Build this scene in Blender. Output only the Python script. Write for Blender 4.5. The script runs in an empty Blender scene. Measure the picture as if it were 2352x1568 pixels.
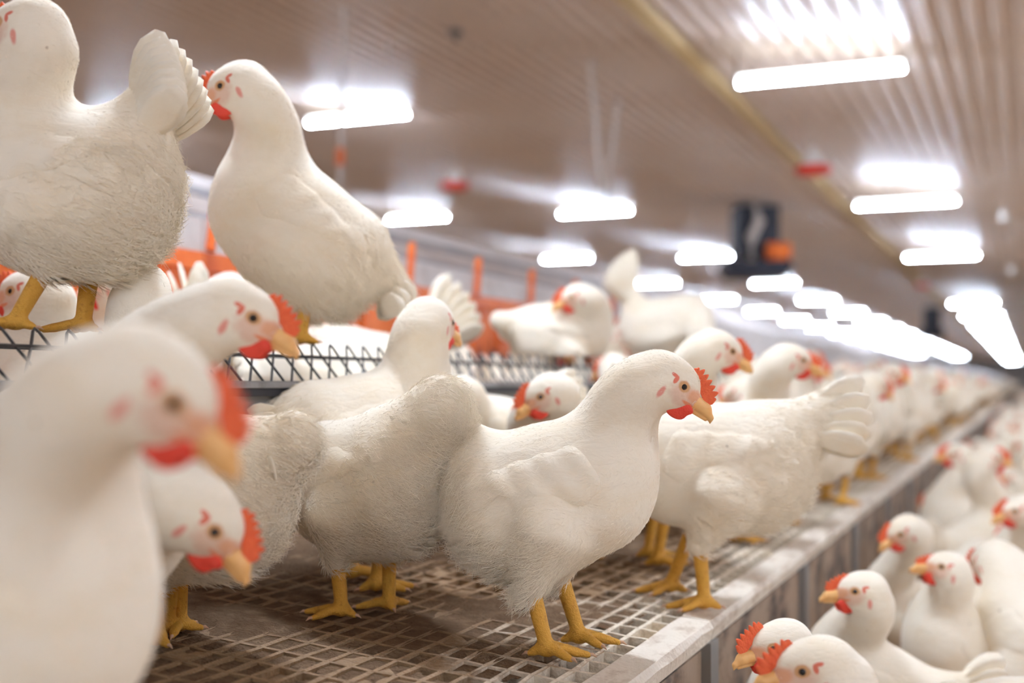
import bpy, math, random
import numpy as np
from mathutils import Vector, Matrix

random.seed(7)
rng = np.random.default_rng(7)
C = bpy.context.scene.collection
SC = bpy.context.scene

# ------------------------------------------------------------------ camera, world, exposure
F = 2850.0                       # focal length in pixels of a 2352 px wide frame
TH = math.radians(22.56)         # camera looks 22.56 deg left of the barn's long axis (+Y)
CT, ST = math.cos(TH), math.sin(TH)
ZC = 0.85                        # camera height over the litter floor
HY = 880.0                       # image row of the horizon
cam = bpy.data.cameras.new('camera')
cam.sensor_width = 36.0
cam.lens = 36.0 * F / 2352.0
cam.shift_y = (HY - 784.0) / 2352.0
cam.clip_start = 0.05
cam.clip_end = 400
cam.dof.use_dof = True
cam.dof.focus_distance = 1.76
cam.dof.aperture_fstop = 1.95
camo = bpy.data.objects.new('camera', cam)
C.objects.link(camo)
camo.location = (0, 0, ZC)
camo.rotation_euler = (math.radians(90), 0, TH)
SC.camera = camo

world = bpy.data.worlds.new('world')
SC.world = world
world.use_nodes = True
world.node_tree.nodes['Background'].inputs[0].default_value = (1.0, 0.85, 0.7, 1)
world.node_tree.nodes['Background'].inputs[1].default_value = 0.05
SC.view_settings.view_transform = 'Standard'
SC.view_settings.look = 'None'
SC.view_settings.gamma = 1.0
SC.view_settings.use_curve_mapping = False
SC.view_settings.exposure = 0.52
LAMP = 205.0                     # radiance of the tube lamps
SC.cycles.max_bounces = 6
SC.cycles.diffuse_bounces = 5


def P(px, py, d):
    r = (px - 1176.0) / F * d
    return np.array([r * CT - d * ST, r * ST + d * CT, ZC + (HY - py) / F * d])


EDGE = -0.49


def slat_z(X):
    return 0.445 + 0.1 * (EDGE - X)


def gnd(px, py, surf='slat'):
    a = (HY - py) / F
    q = (px - 1176.0) / F * CT - ST
    if surf == 'slat':
        d = (0.445 + 0.1 * EDGE - ZC) / (a + 0.1 * q)
    else:
        d = -ZC / a
    return P(px, py, d)


# ------------------------------------------------------------------ materials
def mat(name, col, rough=0.7, spec=0.3, metal=0.0, noise=None, bump=None, emit=None, sheen=0.0, sss=0.0):
    """noise=(scale, colour2, low, high[, stretch]), bump=(scale, strength)"""
    m = bpy.data.materials.new(name)
    m.use_nodes = True
    nt = m.node_tree
    b = nt.nodes['Principled BSDF']
    b.inputs['Base Color'].default_value = (*col, 1)
    b.inputs['Roughness'].default_value = rough
    b.inputs['Specular IOR Level'].default_value = spec
    b.inputs['Metallic'].default_value = metal
    b.inputs['Sheen Weight'].default_value = sheen
    if sss:
        b.inputs['Subsurface Weight'].default_value = sss
        b.inputs['Subsurface Radius'].default_value = (0.01, 0.004, 0.002)
    if emit:
        b.inputs['Emission Color'].default_value = (*emit[0], 1)
        b.inputs['Emission Strength'].default_value = emit[1]
    tc = nt.nodes.new('ShaderNodeTexCoord')
    if noise:
        mp = nt.nodes.new('ShaderNodeMapping')
        mp.inputs['Scale'].default_value = noise[4] if len(noise) > 4 else (1, 1, 1)
        nt.links.new(tc.outputs['Object'], mp.inputs['Vector'])
        n = nt.nodes.new('ShaderNodeTexNoise')
        n.inputs['Scale'].default_value = noise[0]
        n.inputs['Detail'].default_value = 5
        n.inputs['Roughness'].default_value = 0.65
        nt.links.new(mp.outputs[0], n.inputs['Vector'])
        r = nt.nodes.new('ShaderNodeMapRange')
        r.inputs['From Min'].default_value = noise[2]
        r.inputs['From Max'].default_value = noise[3]
        nt.links.new(n.outputs['Fac'], r.inputs['Value'])
        mx = nt.nodes.new('ShaderNodeMix')
        mx.data_type = 'RGBA'
        mx.inputs[6].default_value = (*col, 1)
        mx.inputs[7].default_value = (*noise[1], 1)
        nt.links.new(r.outputs[0], mx.inputs[0])
        nt.links.new(mx.outputs[2], b.inputs['Base Color'])
        m['mix'] = mx.name
    if bump:
        n2 = nt.nodes.new('ShaderNodeTexNoise')
        n2.inputs['Scale'].default_value = bump[0]
        n2.inputs['Detail'].default_value = 4
        nt.links.new(tc.outputs['Object'], n2.inputs['Vector'])
        bp = nt.nodes.new('ShaderNodeBump')
        bp.inputs['Strength'].default_value = bump[1]
        bp.inputs['Distance'].default_value = 0.01
        nt.links.new(n2.outputs['Fac'], bp.inputs['Height'])
        nt.links.new(bp.outputs[0], b.inputs['Normal'])
    return m


def feather_material(name, marked):
    m = mat(name, (0.90, 0.81, 0.655), rough=0.85, spec=0.1, sheen=0.25,
            noise=(9.0, (0.85, 0.71, 0.50), 0.48, 0.80, (1, 1, 1.6)))
    nt = m.node_tree
    b = nt.nodes['Principled BSDF']
    b.inputs['Subsurface Weight'].default_value = 0.0
    b.inputs['Subsurface Radius'].default_value = (1.0, 0.72, 0.42)
    b.inputs['Subsurface Scale'].default_value = 0.022
    L = nt.links.new
    tc = [n for n in nt.nodes if n.type == 'TEX_COORD'][0]
    fk = nt.nodes.new('ShaderNodeTexNoise')
    fk.inputs['Scale'].default_value = 55
    fk.inputs['Detail'].default_value = 2
    L(tc.outputs['Object'], fk.inputs['Vector'])
    fr_ = nt.nodes.new('ShaderNodeMapRange')
    fr_.inputs['From Min'].default_value = 0.755
    fr_.inputs['From Max'].default_value = 0.80
    fr_.inputs['To Max'].default_value = 0.7
    L(fk.outputs['Fac'], fr_.inputs['Value'])
    fm = nt.nodes.new('ShaderNodeMix'); fm.data_type = 'RGBA'
    L(fr_.outputs[0], fm.inputs[0])
    L(nt.nodes[m['mix']].outputs[2], fm.inputs[6])
    fm.inputs[7].default_value = (0.30, 0.19, 0.09, 1)
    L(fm.outputs[2], b.inputs['Base Color'])
    m['mix'] = fm.name
    # soft overlapping-feather relief
    mp = nt.nodes.new('ShaderNodeMapping')
    mp.inputs['Rotation'].default_value = (0, 0.5, 0)
    mp.inputs['Scale'].default_value = (28, 60, 62)
    L(tc.outputs['Object'], mp.inputs['Vector'])
    nz = nt.nodes.new('ShaderNodeTexNoise')
    nz.inputs['Scale'].default_value = 1.0
    nz.inputs['Detail'].default_value = 6
    nz.inputs['Roughness'].default_value = 0.6
    nz.inputs['Distortion'].default_value = 0.6
    L(mp.outputs[0], nz.inputs['Vector'])
    bp = nt.nodes.new('ShaderNodeBump')
    bp.inputs['Strength'].default_value = 0.45
    bp.inputs['Distance'].default_value = 0.006
    L(nz.outputs['Fac'], bp.inputs['Height'])
    L(bp.outputs[0], b.inputs['Normal'])
    if not marked:
        return m
    at = nt.nodes.new('ShaderNodeAttribute')
    at.attribute_name = 'hl'
    n3 = nt.nodes.new('ShaderNodeTexNoise')
    n3.inputs['Scale'].default_value = 110
    n3.inputs['Detail'].default_value = 3
    L(at.outputs['Vector'], n3.inputs['Vector'])

    def ell(c, r, lo, hi, amp):
        s = nt.nodes.new('ShaderNodeVectorMath'); s.operation = 'SUBTRACT'
        L(at.outputs['Vector'], s.inputs[0]); s.inputs[1].default_value = c
        d = nt.nodes.new('ShaderNodeVectorMath'); d.operation = 'DIVIDE'
        L(s.outputs[0], d.inputs[0]); d.inputs[1].default_value = r
        ln = nt.nodes.new('ShaderNodeVectorMath'); ln.operation = 'LENGTH'
        L(d.outputs[0], ln.inputs[0])
        ad = nt.nodes.new('ShaderNodeMath'); ad.operation = 'MULTIPLY_ADD'
        L(n3.outputs['Fac'], ad.inputs[0]); ad.inputs[1].default_value = amp
        L(ln.outputs['Value'], ad.inputs[2])
        mr = nt.nodes.new('ShaderNodeMapRange'); mr.interpolation_type = 'SMOOTHSTEP'
        mr.inputs['From Min'].default_value = hi + amp * 0.5
        mr.inputs['From Max'].default_value = lo + amp * 0.5
        L(ad.outputs[0], mr.inputs['Value'])
        return mr.outputs[0]

    cur = nt.nodes[m['mix']].outputs[2]
    marks = [((0.010, 0, -0.010), (0.028, 9, 0.020), 0.55, 1.1, 0.5, (0.80, 0.57, 0.43)),
             ((0.024, 0, -0.002), (0.016, 9, 0.012), 0.5, 1.1, 0.4, (0.80, 0.42, 0.25)),
             ((0.001, 0, 0.001), (0.0100, 9, 0.0085), 0.7, 1.1, 0.4, (0.66, 0.36, 0.17)),
             ((-0.021, 0, -0.024), (0.005, 9, 0.0115), 0.5, 1.1, 0.6, (0.80, 0.34, 0.26)),
             ((-0.014, 0, 0.0015), (0.0035, 9, 0.0065), 0.7, 1.1, 0.4, (0.74, 0.20, 0.13)),
             ((-0.019, 0, 0.006), (0.006, 9, 0.0028), 0.7, 1.1, 0.4, (0.74, 0.20, 0.13)),
             ((0.021, 0, -0.0155), (0.013, 9, 0.0035), 0.6, 1.1, 0.5, (0.80, 0.28, 0.14))]
    for c, r, lo, hi, amp, col in marks:
        f = ell(c, r, lo, hi, amp)
        mx = nt.nodes.new('ShaderNodeMix'); mx.data_type = 'RGBA'
        L(f, mx.inputs[0]); L(cur, mx.inputs[6]); mx.inputs[7].default_value = (*col, 1)
        cur = mx.outputs[2]
    L(cur, b.inputs['Base Color'])
    return m


M = {}
M['feather'] = feather_material('white_plumage', True)
M['wing'] = feather_material('white_wing_plumage', False)
M['down'] = mat('white_down', (0.90, 0.81, 0.66), rough=0.9, spec=0.05)
M['comb'] = mat('red_comb', (0.88, 0.155, 0.05), rough=0.5, spec=0.35, sss=0.15,
                noise=(160, (0.76, 0.09, 0.03), 0.45, 0.8), bump=(500, 0.35))
M['wattle'] = mat('red_wattle', (0.78, 0.065, 0.035), rough=0.5, spec=0.35, sss=0.1, bump=(450, 0.3))
M['beak'] = mat('horn_beak', (0.87, 0.50, 0.19), rough=0.4, spec=0.4, noise=(60, (0.84, 0.41, 0.13), 0.45, 0.75))
M['leg'] = mat('yellow_scaly_leg', (0.72, 0.375, 0.055), rough=0.55, spec=0.35,
               noise=(90, (0.40, 0.16, 0.02), 0.55, 0.80), bump=(420, 0.4))
M['claw'] = mat('pale_claw', (0.62, 0.38, 0.24), rough=0.5)
M['iris'] = mat('amber_iris', (0.22, 0.095, 0.025), rough=0.2, spec=0.5)
M['pupil'] = mat('black_pupil', (0.012, 0.010, 0.010), rough=0.08, spec=0.6)
M['lobe'] = mat('white_earlobe', (0.86, 0.80, 0.74), rough=0.6)
M['nostril'] = mat('dark_nostril', (0.10, 0.045, 0.02), rough=0.7)

M['ceiling'] = mat('ribbed_steel_ceiling', (0.80, 0.68, 0.60), rough=0.42, spec=0.42,
                   noise=(0.8, (0.74, 0.60, 0.51), 0.4, 0.7))
M['wood'] = mat('yellow_timber', (0.76, 0.60, 0.34), rough=0.7, noise=(6, (0.66, 0.49, 0.25), 0.4, 0.7, (8, 1, 8)))
M['wallm'] = mat('pale_wall_sheet', (0.62, 0.55, 0.50), rough=0.6, noise=(2, (0.5, 0.42, 0.36), 0.4, 0.75))
M['litter'] = mat('brown_litter', (0.50, 0.355, 0.23), rough=0.95, spec=0.1,
                  noise=(14, (0.32, 0.21, 0.13), 0.4, 0.7), bump=(90, 0.9))
M['tube'] = mat('lit_tube', (0.9, 0.95, 1.0), emit=((0.80, 0.925, 1.12), LAMP))
M['shield_glow'] = mat('glowing_tube_shield', (0.8, 0.82, 0.85), emit=((0.84, 0.94, 1.0), LAMP * 0.028))  # glow given to the shield over the tube to brighten the ceiling slightly
M['whitepl'] = mat('white_plastic', (0.78, 0.76, 0.73), rough=0.45)
M['redpl'] = mat('red_plastic', (0.72, 0.06, 0.035), rough=0.4)
M['orange'] = mat('orange_plastic', (0.84, 0.20, 0.035), rough=0.5, noise=(5, (0.62, 0.10, 0.02), 0.45, 0.7))
M['dark'] = mat('dark_plastic', (0.035, 0.035, 0.042), rough=0.55)
M['navy'] = mat('dark_slate_panel', (0.04, 0.043, 0.058), rough=0.6)
M['black'] = mat('gap_shadow_black', (0.012, 0.011, 0.010), rough=0.9)
M['wire'] = mat('dark_coated_wire', (0.045, 0.042, 0.040), rough=0.45, spec=0.5, noise=(40, (0.12, 0.10, 0.09), 0.5, 0.8))
M['steel'] = mat('dull_steel', (0.30, 0.285, 0.28), rough=0.5, metal=0.35, noise=(14, (0.12, 0.11, 0.10), 0.45, 0.75))
M['troughm'] = mat('grey_trough', (0.25, 0.235, 0.22), rough=0.65, noise=(20, (0.27, 0.24, 0.21), 0.42, 0.75))
M['cord'] = mat('pale_cord', (0.66, 0.60, 0.56), rough=0.7)
M['board'] = mat('grey_weathered_board', (0.37, 0.275, 0.20), rough=0.85, spec=0.15,
                 noise=(6, (0.055, 0.048, 0.047), 0.47, 0.66, (1, 0.8, 1.2)), bump=(60, 0.4))
M['rim'] = mat('soiled_white_rim', (0.74, 0.655, 0.54), rough=0.6,
               noise=(24, (0.42, 0.30, 0.20), 0.50, 0.74, (1, 0.5, 1)), bump=(110, 0.4))
M['roofw'] = mat('pale_roof_board', (0.62, 0.57, 0.55), rough=0.5, noise=(6, (0.48, 0.42, 0.39), 0.45, 0.7))
M['roofg'] = mat('grey_roof_board', (0.20, 0.19, 0.20), rough=0.5, noise=(6, (0.34, 0.29, 0.26), 0.42, 0.7))
M['roofb'] = mat('brown_roof_board', (0.40, 0.33, 0.295), rough=0.55, noise=(5, (0.27, 0.21, 0.18), 0.45, 0.7))
M['dung'] = mat('brown_dung_crust', (0.150, 0.090, 0.050), rough=0.95, spec=0.1,
                noise=(28, (0.26, 0.170, 0.10), 0.45, 0.75), bump=(160, 1.0))


def slat_material():
    """white plastic grid; dried dung colours it brown where the hens walk, away from the clean outer edge"""
    m = mat('soiled_white_slat', (0.72, 0.66, 0.58), rough=0.6, bump=(130, 0.5))
    nt = m.node_tree
    L = nt.links.new
    g = nt.nodes.new('ShaderNodeNewGeometry')
    sp = nt.nodes.new('ShaderNodeSeparateXYZ')
    L(g.outputs['Position'], sp.inputs[0])
    n = nt.nodes.new('ShaderNodeTexNoise')
    n.inputs['Scale'].default_value = 5.0
    n.inputs['Detail'].default_value = 6
    n.inputs['Roughness'].default_value = 0.7
    L(g.outputs['Position'], n.inputs['Vector'])
    a = nt.nodes.new('ShaderNodeMath'); a.operation = 'MULTIPLY_ADD'
    a.inputs[1].default_value = -3.2
    a.inputs[2].default_value = -0.66 * 3.2 - 0.42
    L(sp.outputs['X'], a.inputs[0])
    s = nt.nodes.new('ShaderNodeMath'); s.operation = 'MULTIPLY_ADD'
    s.inputs[1].default_value = 1.9
    L(n.outputs['Fac'], s.inputs[0])
    L(a.outputs[0], s.inputs[2])
    r = nt.nodes.new('ShaderNodeMapRange')
    r.inputs['From Min'].default_value = 0.30
    r.inputs['From Max'].default_value = 0.80
    L(s.outputs[0], r.inputs['Value'])
    n2 = nt.nodes.new('ShaderNodeTexNoise')
    n2.inputs['Scale'].default_value = 60
    n2.inputs['Detail'].default_value = 4
    L(g.outputs['Position'], n2.inputs['Vector'])
    cr = nt.nodes.new('ShaderNodeMix'); cr.data_type = 'RGBA'
    cr.inputs[6].default_value = (0.17, 0.095, 0.045, 1)
    cr.inputs[7].default_value = (0.38, 0.245, 0.13, 1)
    L(n2.outputs['Fac'], cr.inputs[0])
    # streaks of grime on the clean part
    r2 = nt.nodes.new('ShaderNodeMapRange')
    r2.inputs['From Min'].default_value = 0.50
    r2.inputs['From Max'].default_value = 0.75
    r2.inputs['To Max'].default_value = 0.75
    L(n2.outputs['Fac'], r2.inputs['Value'])
    m0 = nt.nodes.new('ShaderNodeMix'); m0.data_type = 'RGBA'
    m0.inputs[6].default_value = (0.77, 0.67, 0.52, 1)
    m0.inputs[7].default_value = (0.46, 0.34, 0.22, 1)
    L(r2.outputs[0], m0.inputs[0])
    mx = nt.nodes.new('ShaderNodeMix'); mx.data_type = 'RGBA'
    L(r.outputs[0], mx.inputs[0])
    L(m0.outputs[2], mx.inputs[6])
    L(cr.outputs[2], mx.inputs[7])
    L(mx.outputs[2], nt.nodes['Principled BSDF'].inputs['Base Color'])
    return m


M['slat'] = slat_material()


# ------------------------------------------------------------------ object helpers
def link(name, data, parent=None, loc=None):
    o = bpy.data.objects.new(name, data)
    C.objects.link(o)
    if parent is not None:
        o.parent = parent
    if loc is not None:
        o.location = loc
    return o


def tag(o, label=None, cat=None, group=None, kind=None):
    if label: o['label'] = label
    if cat: o['category'] = cat
    if group: o['group'] = group
    if kind: o['kind'] = kind
    return o


def thing(name, label, cat, loc=(0, 0, 0), rotz=0.0, group=None):
    o = link(name, None, None, loc)
    o.rotation_euler = (0, 0, rotz)
    return tag(o, label, cat, group)


def mesh(name, V, Fc, mats, smooth=False, mi=None):
    me = bpy.data.meshes.new(name)
    me.from_pydata(V.tolist() if isinstance(V, np.ndarray) else V, [], Fc.tolist() if isinstance(Fc, np.ndarray) else Fc)
    for m in (mats if isinstance(mats, (list, tuple)) else [mats]):
        me.materials.append(m)
    if mi is not None:
        me.polygons.foreach_set('material_index', np.asarray(mi, dtype=np.int32))
    if smooth:
        me.shade_smooth()
    me.update()
    return me


class MB:
    """collects boxes, tubes and lathes into one mesh"""
    def __init__(self):
        self.v, self.f = [], []

    def box(self, x0, x1, y0, y1, z0, z1, tilt=None):
        n = len(self.v)
        for x in (x0, x1):
            for y in (y0, y1):
                for z in (z0, z1):
                    self.v.append((x, y, z + (tilt(x) if tilt else 0)))
        for q in ((0, 1, 3, 2), (4, 6, 7, 5), (0, 4, 5, 1), (2, 3, 7, 6), (0, 2, 6, 4), (1, 5, 7, 3)):
            self.f.append([n + i for i in q])
        return self

    def tube(self, pts, r, seg=8):
        pts = [Vector(p) for p in pts]
        rs = r if isinstance(r, (list, tuple)) else [r] * len(pts)
        n0 = len(self.v)
        for i, p in enumerate(pts):
            t = (pts[min(i + 1, len(pts) - 1)] - pts[max(i - 1, 0)]).normalized()
            a = t.cross(Vector((0, 0, 1)))
            if a.length < 1e-3:
                a = t.cross(Vector((1, 0, 0)))
            a.normalize()
            b = t.cross(a)
            for k in range(seg):
                w = 2 * math.pi * k / seg
                self.v.append(tuple(p + (a * math.cos(w) + b * math.sin(w)) * rs[i]))
        for i in range(len(pts) - 1):
            for k in range(seg):
                k2 = (k + 1) % seg
                self.f.append([n0 + i * seg + k, n0 + i * seg + k2, n0 + (i + 1) * seg + k2, n0 + (i + 1) * seg + k])
        self.f.append([n0 + k for k in range(seg)][::-1])
        self.f.append([n0 + (len(pts) - 1) * seg + k for k in range(seg)])
        return self

    def lathe(self, prof, seg=24):
        n0 = len(self.v)
        for r, z in prof:
            for k in range(seg):
                w = 2 * math.pi * k / seg
                self.v.append((r * math.cos(w), r * math.sin(w), z))
        for i in range(len(prof) - 1):
            for k in range(seg):
                k2 = (k + 1) % seg
                self.f.append([n0 + i * seg + k, n0 + i * seg + k2, n0 + (i + 1) * seg + k2, n0 + (i + 1) * seg + k])
        return self

    def data(self, name, m, smooth=False):
        return mesh(name, self.v, self.f, m, smooth)

    def obj(self, name, m, parent=None, loc=None, smooth=False):
        return link(name, self.data(name, m, smooth), parent, loc)


# ------------------------------------------------------------------ the barn
END = 150.0


def ceil_z(X):
    return 3.32 + 0.09 * (-1.45 - X) if X > -11 else 3.32 + 0.09 * (9.55) - 0.09 * (-11 - X)


fl = MB()
fl.v = [(-24, -23, 0), (11.5, -23, 0), (11.5, END, 0), (-24, END, 0)]
fl.f = [[0, 1, 2, 3]]
tag(fl.obj('floor', M['litter']), kind='structure')

ceil = link('ceiling', None)
tag(ceil, kind='structure')
prof = []
pitch = 0.15
x = 11.1
while x > -23.9:
    for dx, dz in ((0, 0), (-0.062, 0), (-0.08, 0.045), (-0.132, 0.045)):
        xx = x + dx
        prof.append((xx, ceil_z(xx) + dz))
    x -= pitch
SHEET = 9.2
V = []
for yy in (0.0, SHEET - 0.012):
    V += [(a, yy, b) for a, b in prof]
n = len(prof)
sheet = mesh('ceiling_sheet', V, [[i, n + i, n + i + 1, i + 1] for i in range(n - 1)], M['ceiling'])
y0 = 18.4 - 5 * SHEET
k = 0
while y0 + k * SHEET < END:
    link('ceiling_sheet', sheet, ceil, (0, y0 + k * SHEET, 0.0 if k % 2 else 0.003))
    k += 1
for nm, b in (('wall_right', (11.0, 11.1, -22, END, 0, 4)), ('wall_left', (-23.6, -23.5, -22, END, 0, 4)),
              ('wall_back', (-23.6, 11.1, -22.1, -22, 0, 5)), ('wall_end', (-23.6, 11.1, END, END + 0.1, 0, 5))):
    tag(MB().box(*b).obj(nm, M['wallm']), kind='structure')
# yellow timber running the length of the ceiling and the cross battens
bx = -2.42
tag(MB().box(bx - 0.06, bx + 0.06, -22, END, ceil_z(bx) - 0.055, ceil_z(bx) - 0.003).obj('trim_1', M['wood']), kind='structure')
for i, yy in enumerate((7.1,)):
    b = MB()
    b.box(-10.9, -2.5, yy - 0.11, yy + 0.11, -0.03, -0.004, tilt=ceil_z)
    tag(b.obj('trim_%d' % (i + 2), M['wood']), kind='structure')
t = thing('ceiling_hook', 'small dark round hook plate fixed on the ribbed ceiling left of the timber', 'hook')
hp = P(1045, 66, 10.0)
hz = ceil_z(hp[0])
hd = (hz - ZC) * F / (HY - 66)
hp = P(1045, 66, hd)
t.location = (hp[0], hp[1], ceil_z(hp[0]))
MB().lathe([(0.0, -0.03), (0.05, -0.028), (0.06, 0.0), (0.0, 0.0)], 16).obj('plate', M['steel'], t)
MB().tube([(0, 0, -0.028), (0, 0, -0.07), (0.02, 0, -0.085), (0.03, 0, -0.07)], 0.008).obj('hook', M['dark'], t)

# ------------------------------------------------------------------ tube lamps
TL = 1.2
lamp_tube = MB()
lamp_tube.tube([(-TL / 2, 0, 0), (TL / 2, 0, 0)], 0.036, 12)
lamp_tube = lamp_tube.data('tube', M['tube'], False)
hs = MB()  # unseen shield added over the tube to hold back its uplight
for i, xx in enumerate((-TL / 2, TL / 2)):
    for k in range(9):
        w = math.radians(-14 + 26 * k)
        hs.v.append((xx, 0.0415 * math.cos(w), 0.0415 * math.sin(w)))
    for k in range(8, -1, -1):
        w = math.radians(-14 + 26 * k)
        hs.v.append((xx, 0.038 * math.cos(w), 0.038 * math.sin(w)))
hs.f = [[i, (i + 1) % 18, 18 + (i + 1) % 18, 18 + i] for i in range(18)]
hous_m = hs.data('uplight_shield', M['shield_glow'])
cap_m = MB().tube([(0, 0, 0), (0.05, 0, 0)], 0.042, 12).data('end_cap', M['whitepl'])


def lamp(X, Y, z, label, group):
    t = thing('tube_lamp', label, 'lamp', (X, Y, z), 0, group)
    link('tube', lamp_tube, t)
    link('uplight_shield', hous_m, t)
    link('end_cap', cap_m, t, (TL / 2, 0, 0))
    link('end_cap', cap_m, t, (-TL / 2 - 0.05, 0, 0))
    for sx in (-1, 1):
        top = ceil_z(X + sx * 0.61) - z
        MB().tube([(sx * (TL / 2 + 0.02), 0, 0.02), (sx * (TL / 2 + 0.02), 0, top + 0.02)], 0.006, 6).obj('hanger', M['steel'], t)
    return t


rowC = [9.4, 16.5, 23.6] + [37.8 + 7.1 * i for i in range(15)]
rowA = [11.6 + 7.87 * i for i in range(17)]
rowB = [12.7 + 8.2 * i for i in range(16)]
nthC = ['nearest tube lamp hanging right of the yellow timber, biggest in view',
        'second tube lamp right of the yellow timber, behind the biggest one',
        'third tube lamp right of the yellow timber']
nthA = ['tube lamp behind the head of the hen perched on the feeder, middle left',
        'tube lamp hanging above the gap between the two blurred perched hens',
        'tube lamp just left of the hanging black feed hopper']
nthB = ['tube lamp mostly hidden behind the raised tail hen on the far left',
        'tube lamp above the lowered tail of the second perched hen',
        'tube lamp low above the head of the far perched hen',
        'tube lamp just right of the raised white tail in mid distance']
for i, y in enumerate(rowC):
    lamp(-1.43, y, ZC + 2.30, nthC[i] if i < 3 else 'tube lamp in the receding right row of blurred lights', None if i < 3 else 'far lamps of the right row')
for i, y in enumerate(rowA):
    lamp(-6.6, y, ZC + 2.84, nthA[i] if i < 3 else 'tube lamp in the upper receding row left of the yellow timber', None if i < 3 else 'far lamps of the middle row')
for i, y in enumerate(rowB):
    lamp(-10.6, y, ZC + 3.12, nthB[i] if i < 4 else 'tube lamp in the lower receding row left of the yellow timber', None if i < 4 else 'far lamps of the left row')
for X, z, ys in ((-1.43, 2.30, (2.3, -4.8, -11.9, -19.0)), (-6.6, 2.84, (3.7, -4.2, -12.0, -19.5)), (-10.6, 3.12, (4.5, -3.7, -12.0)),
                 (2.9, 1.93, (-17.0, -12.3, -7.6, -2.9, 1.8, 6.5, 11.2, 15.9, 20.6, 25.3, 30.0)), (8.2, 1.46, (-12.3, -5.2, 1.9, 9.0, 16.1, 23.2))):  # right-hand rows and rearmost lamps added as unseen fill; the rest continue visible rows
    for y in ys:
        lamp(X, y, ZC + z, 'tube lamp overhead, out of the picture near the camera', 'unseen lamps added around the camera')

# ------------------------------------------------------------------ slatted platform
plat = thing('slatted_platform', 'long raised platform of dirty white plastic slats with grey side boards', 'platform')
PX1 = -1.9                                   # back of the platform (nest fronts)
PITCH_Y, PITCH_X, PANEL = 0.0633, 0.034, 0.95
NY = 15
CW = (EDGE - 0.055) - PX1
NX = int(CW / PITCH_X)


def slat_panel(seed, ny, nx, plug):
    """one moulded grid panel: tops of the bars, deep cell walls, and dung plugs at random depth"""
    rr = random.Random(seed)
    V, Fc = [], []
    dx, dy = CW / nx, PANEL / ny
    bw = 0.0032
    dep = 0.017
    gx = [i * dx for i in range(nx + 1)]
    gy = [j * dy for j in range(ny + 1)]
    nv = 0
    wob = {}

    def wv(i, j):
        if (i, j) not in wob:
            wob[(i, j)] = (rr.uniform(-1, 1) * 0.0012, rr.uniform(-1, 1) * 0.0018, rr.uniform(-1, 1) * 0.0010)
        return wob[(i, j)]

    def put(x, y, z):
        X = EDGE - 0.055 - x
        V.append((X, y, slat_z(X) + z))
        return len(V) - 1
    for i in range(nx):
        for j in range(ny):
            o, q, z = [], [], []
            for (a, b, sx, sy) in ((i, j, 1, 1), (i + 1, j, -1, 1), (i + 1, j + 1, -1, -1), (i, j + 1, 1, -1)):
                w = wv(a, b)
                bwx = bw * rr.uniform(0.8, 1.7) if a not in (0, nx) else 0.001
                o.append(put(gx[a] + (w[0] if a not in (0, nx) else 0), gy[b] + (w[1] if b not in (0, ny) else 0), w[2] - 0.0012 if b not in (0, ny) else -0.001))
                q.append(put(gx[a] + sx * bwx + w[0] * 0.5, gy[b] + sy * bw * 1.2, w[2]))
                z.append(put(gx[a] + sx * bw * 0.8, gy[b] + sy * bw, -dep))
            for k in range(4):
                k2 = (k + 1) % 4
                Fc.append([o[k], q[k], q[k2], o[k2]])
                Fc.append([q[k], z[k], z[k2], q[k2]])
            depth_in = gx[i]
            pr = plug(depth_in)
            if rr.random() < pr:
                h = -rr.uniform(0.0, 0.015) if depth_in > 0.12 else -rr.uniform(0.006, 0.02)
                c = [put(gx[i] + 0.001, gy[j] + 0.001, h + rr.uniform(-.004, .002)), put(gx[i + 1] - 0.001, gy[j] + 0.001, h + rr.uniform(-.004, .002)),
                     put(gx[i + 1] - 0.001, gy[j + 1] - 0.001, h + rr.uniform(-.004, .002)), put(gx[i] + 0.001, gy[j + 1] - 0.001, h + rr.uniform(-.004, .002))]
                Fc.append(c)
    return mesh('slat_panel', V, Fc, M['slat'])


panels = [slat_panel(s, NY, NX, lambda x: 0.12 if x < 0.12 else (0.55 if x < 0.25 else 0.8)) for s in (1, 2, 3)]
far_panel = slat_panel(9, 8, NX // 2, lambda x: 0.6)
rim_m, side_m, brk_m, gap_m = [], None, None, None
for s in range(3):
    rr = random.Random(s + 30)
    b = MB()
    n = 14
    b.v, b.f = [], []
    for i in range(n + 1):
        y = PANEL * i / n
        yy = min(max(y, 0.004), PANEL - 0.004)
        j = rr.uniform(-.003, .003)
        z = slat_z(EDGE)
        for X, dz in ((EDGE - 0.058, 0.002), (EDGE - 0.054 + j * .5, 0.009), (EDGE - 0.004 + j, 0.004 + j), (EDGE + 0.002 + j, -0.006), (EDGE - 0.002, -0.028), (EDGE - 0.055, -0.028)):
            b.v.append((X, yy, z + dz))
    for i in range(n):
        for k in range(6):
            k2 = (k + 1) % 6
            b.f.append([i * 6 + k, i * 6 + k2, (i + 1) * 6 + k2, (i + 1) * 6 + k])
    b.f.append(list(range(6)))
    b.f.append([n * 6 + k for k in range(6)][::-1])
    rim_m.append(b.data('edge_rim', M['rim']))
ez = slat_z(EDGE)
side_m = MB().box(EDGE - 0.030, EDGE - 0.012, 0.03, PANEL - 0.03, 0.0, ez - 0.040).data('side_board', M['board'])
gap_m = MB().box(EDGE - 0.05, EDGE - 0.031, 0.0, PANEL, ez - 0.06, ez - 0.028).data('shadow_strip', M['black'])  # black strip stands in for the shadow line between rim and side board
brk_m = MB().box(EDGE - 0.045, EDGE + 0.004, -0.028, 0.028, 0.0, ez - 0.0281).data('post', M['troughm'])
PY0 = 2.06 - 3 * PANEL
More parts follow.
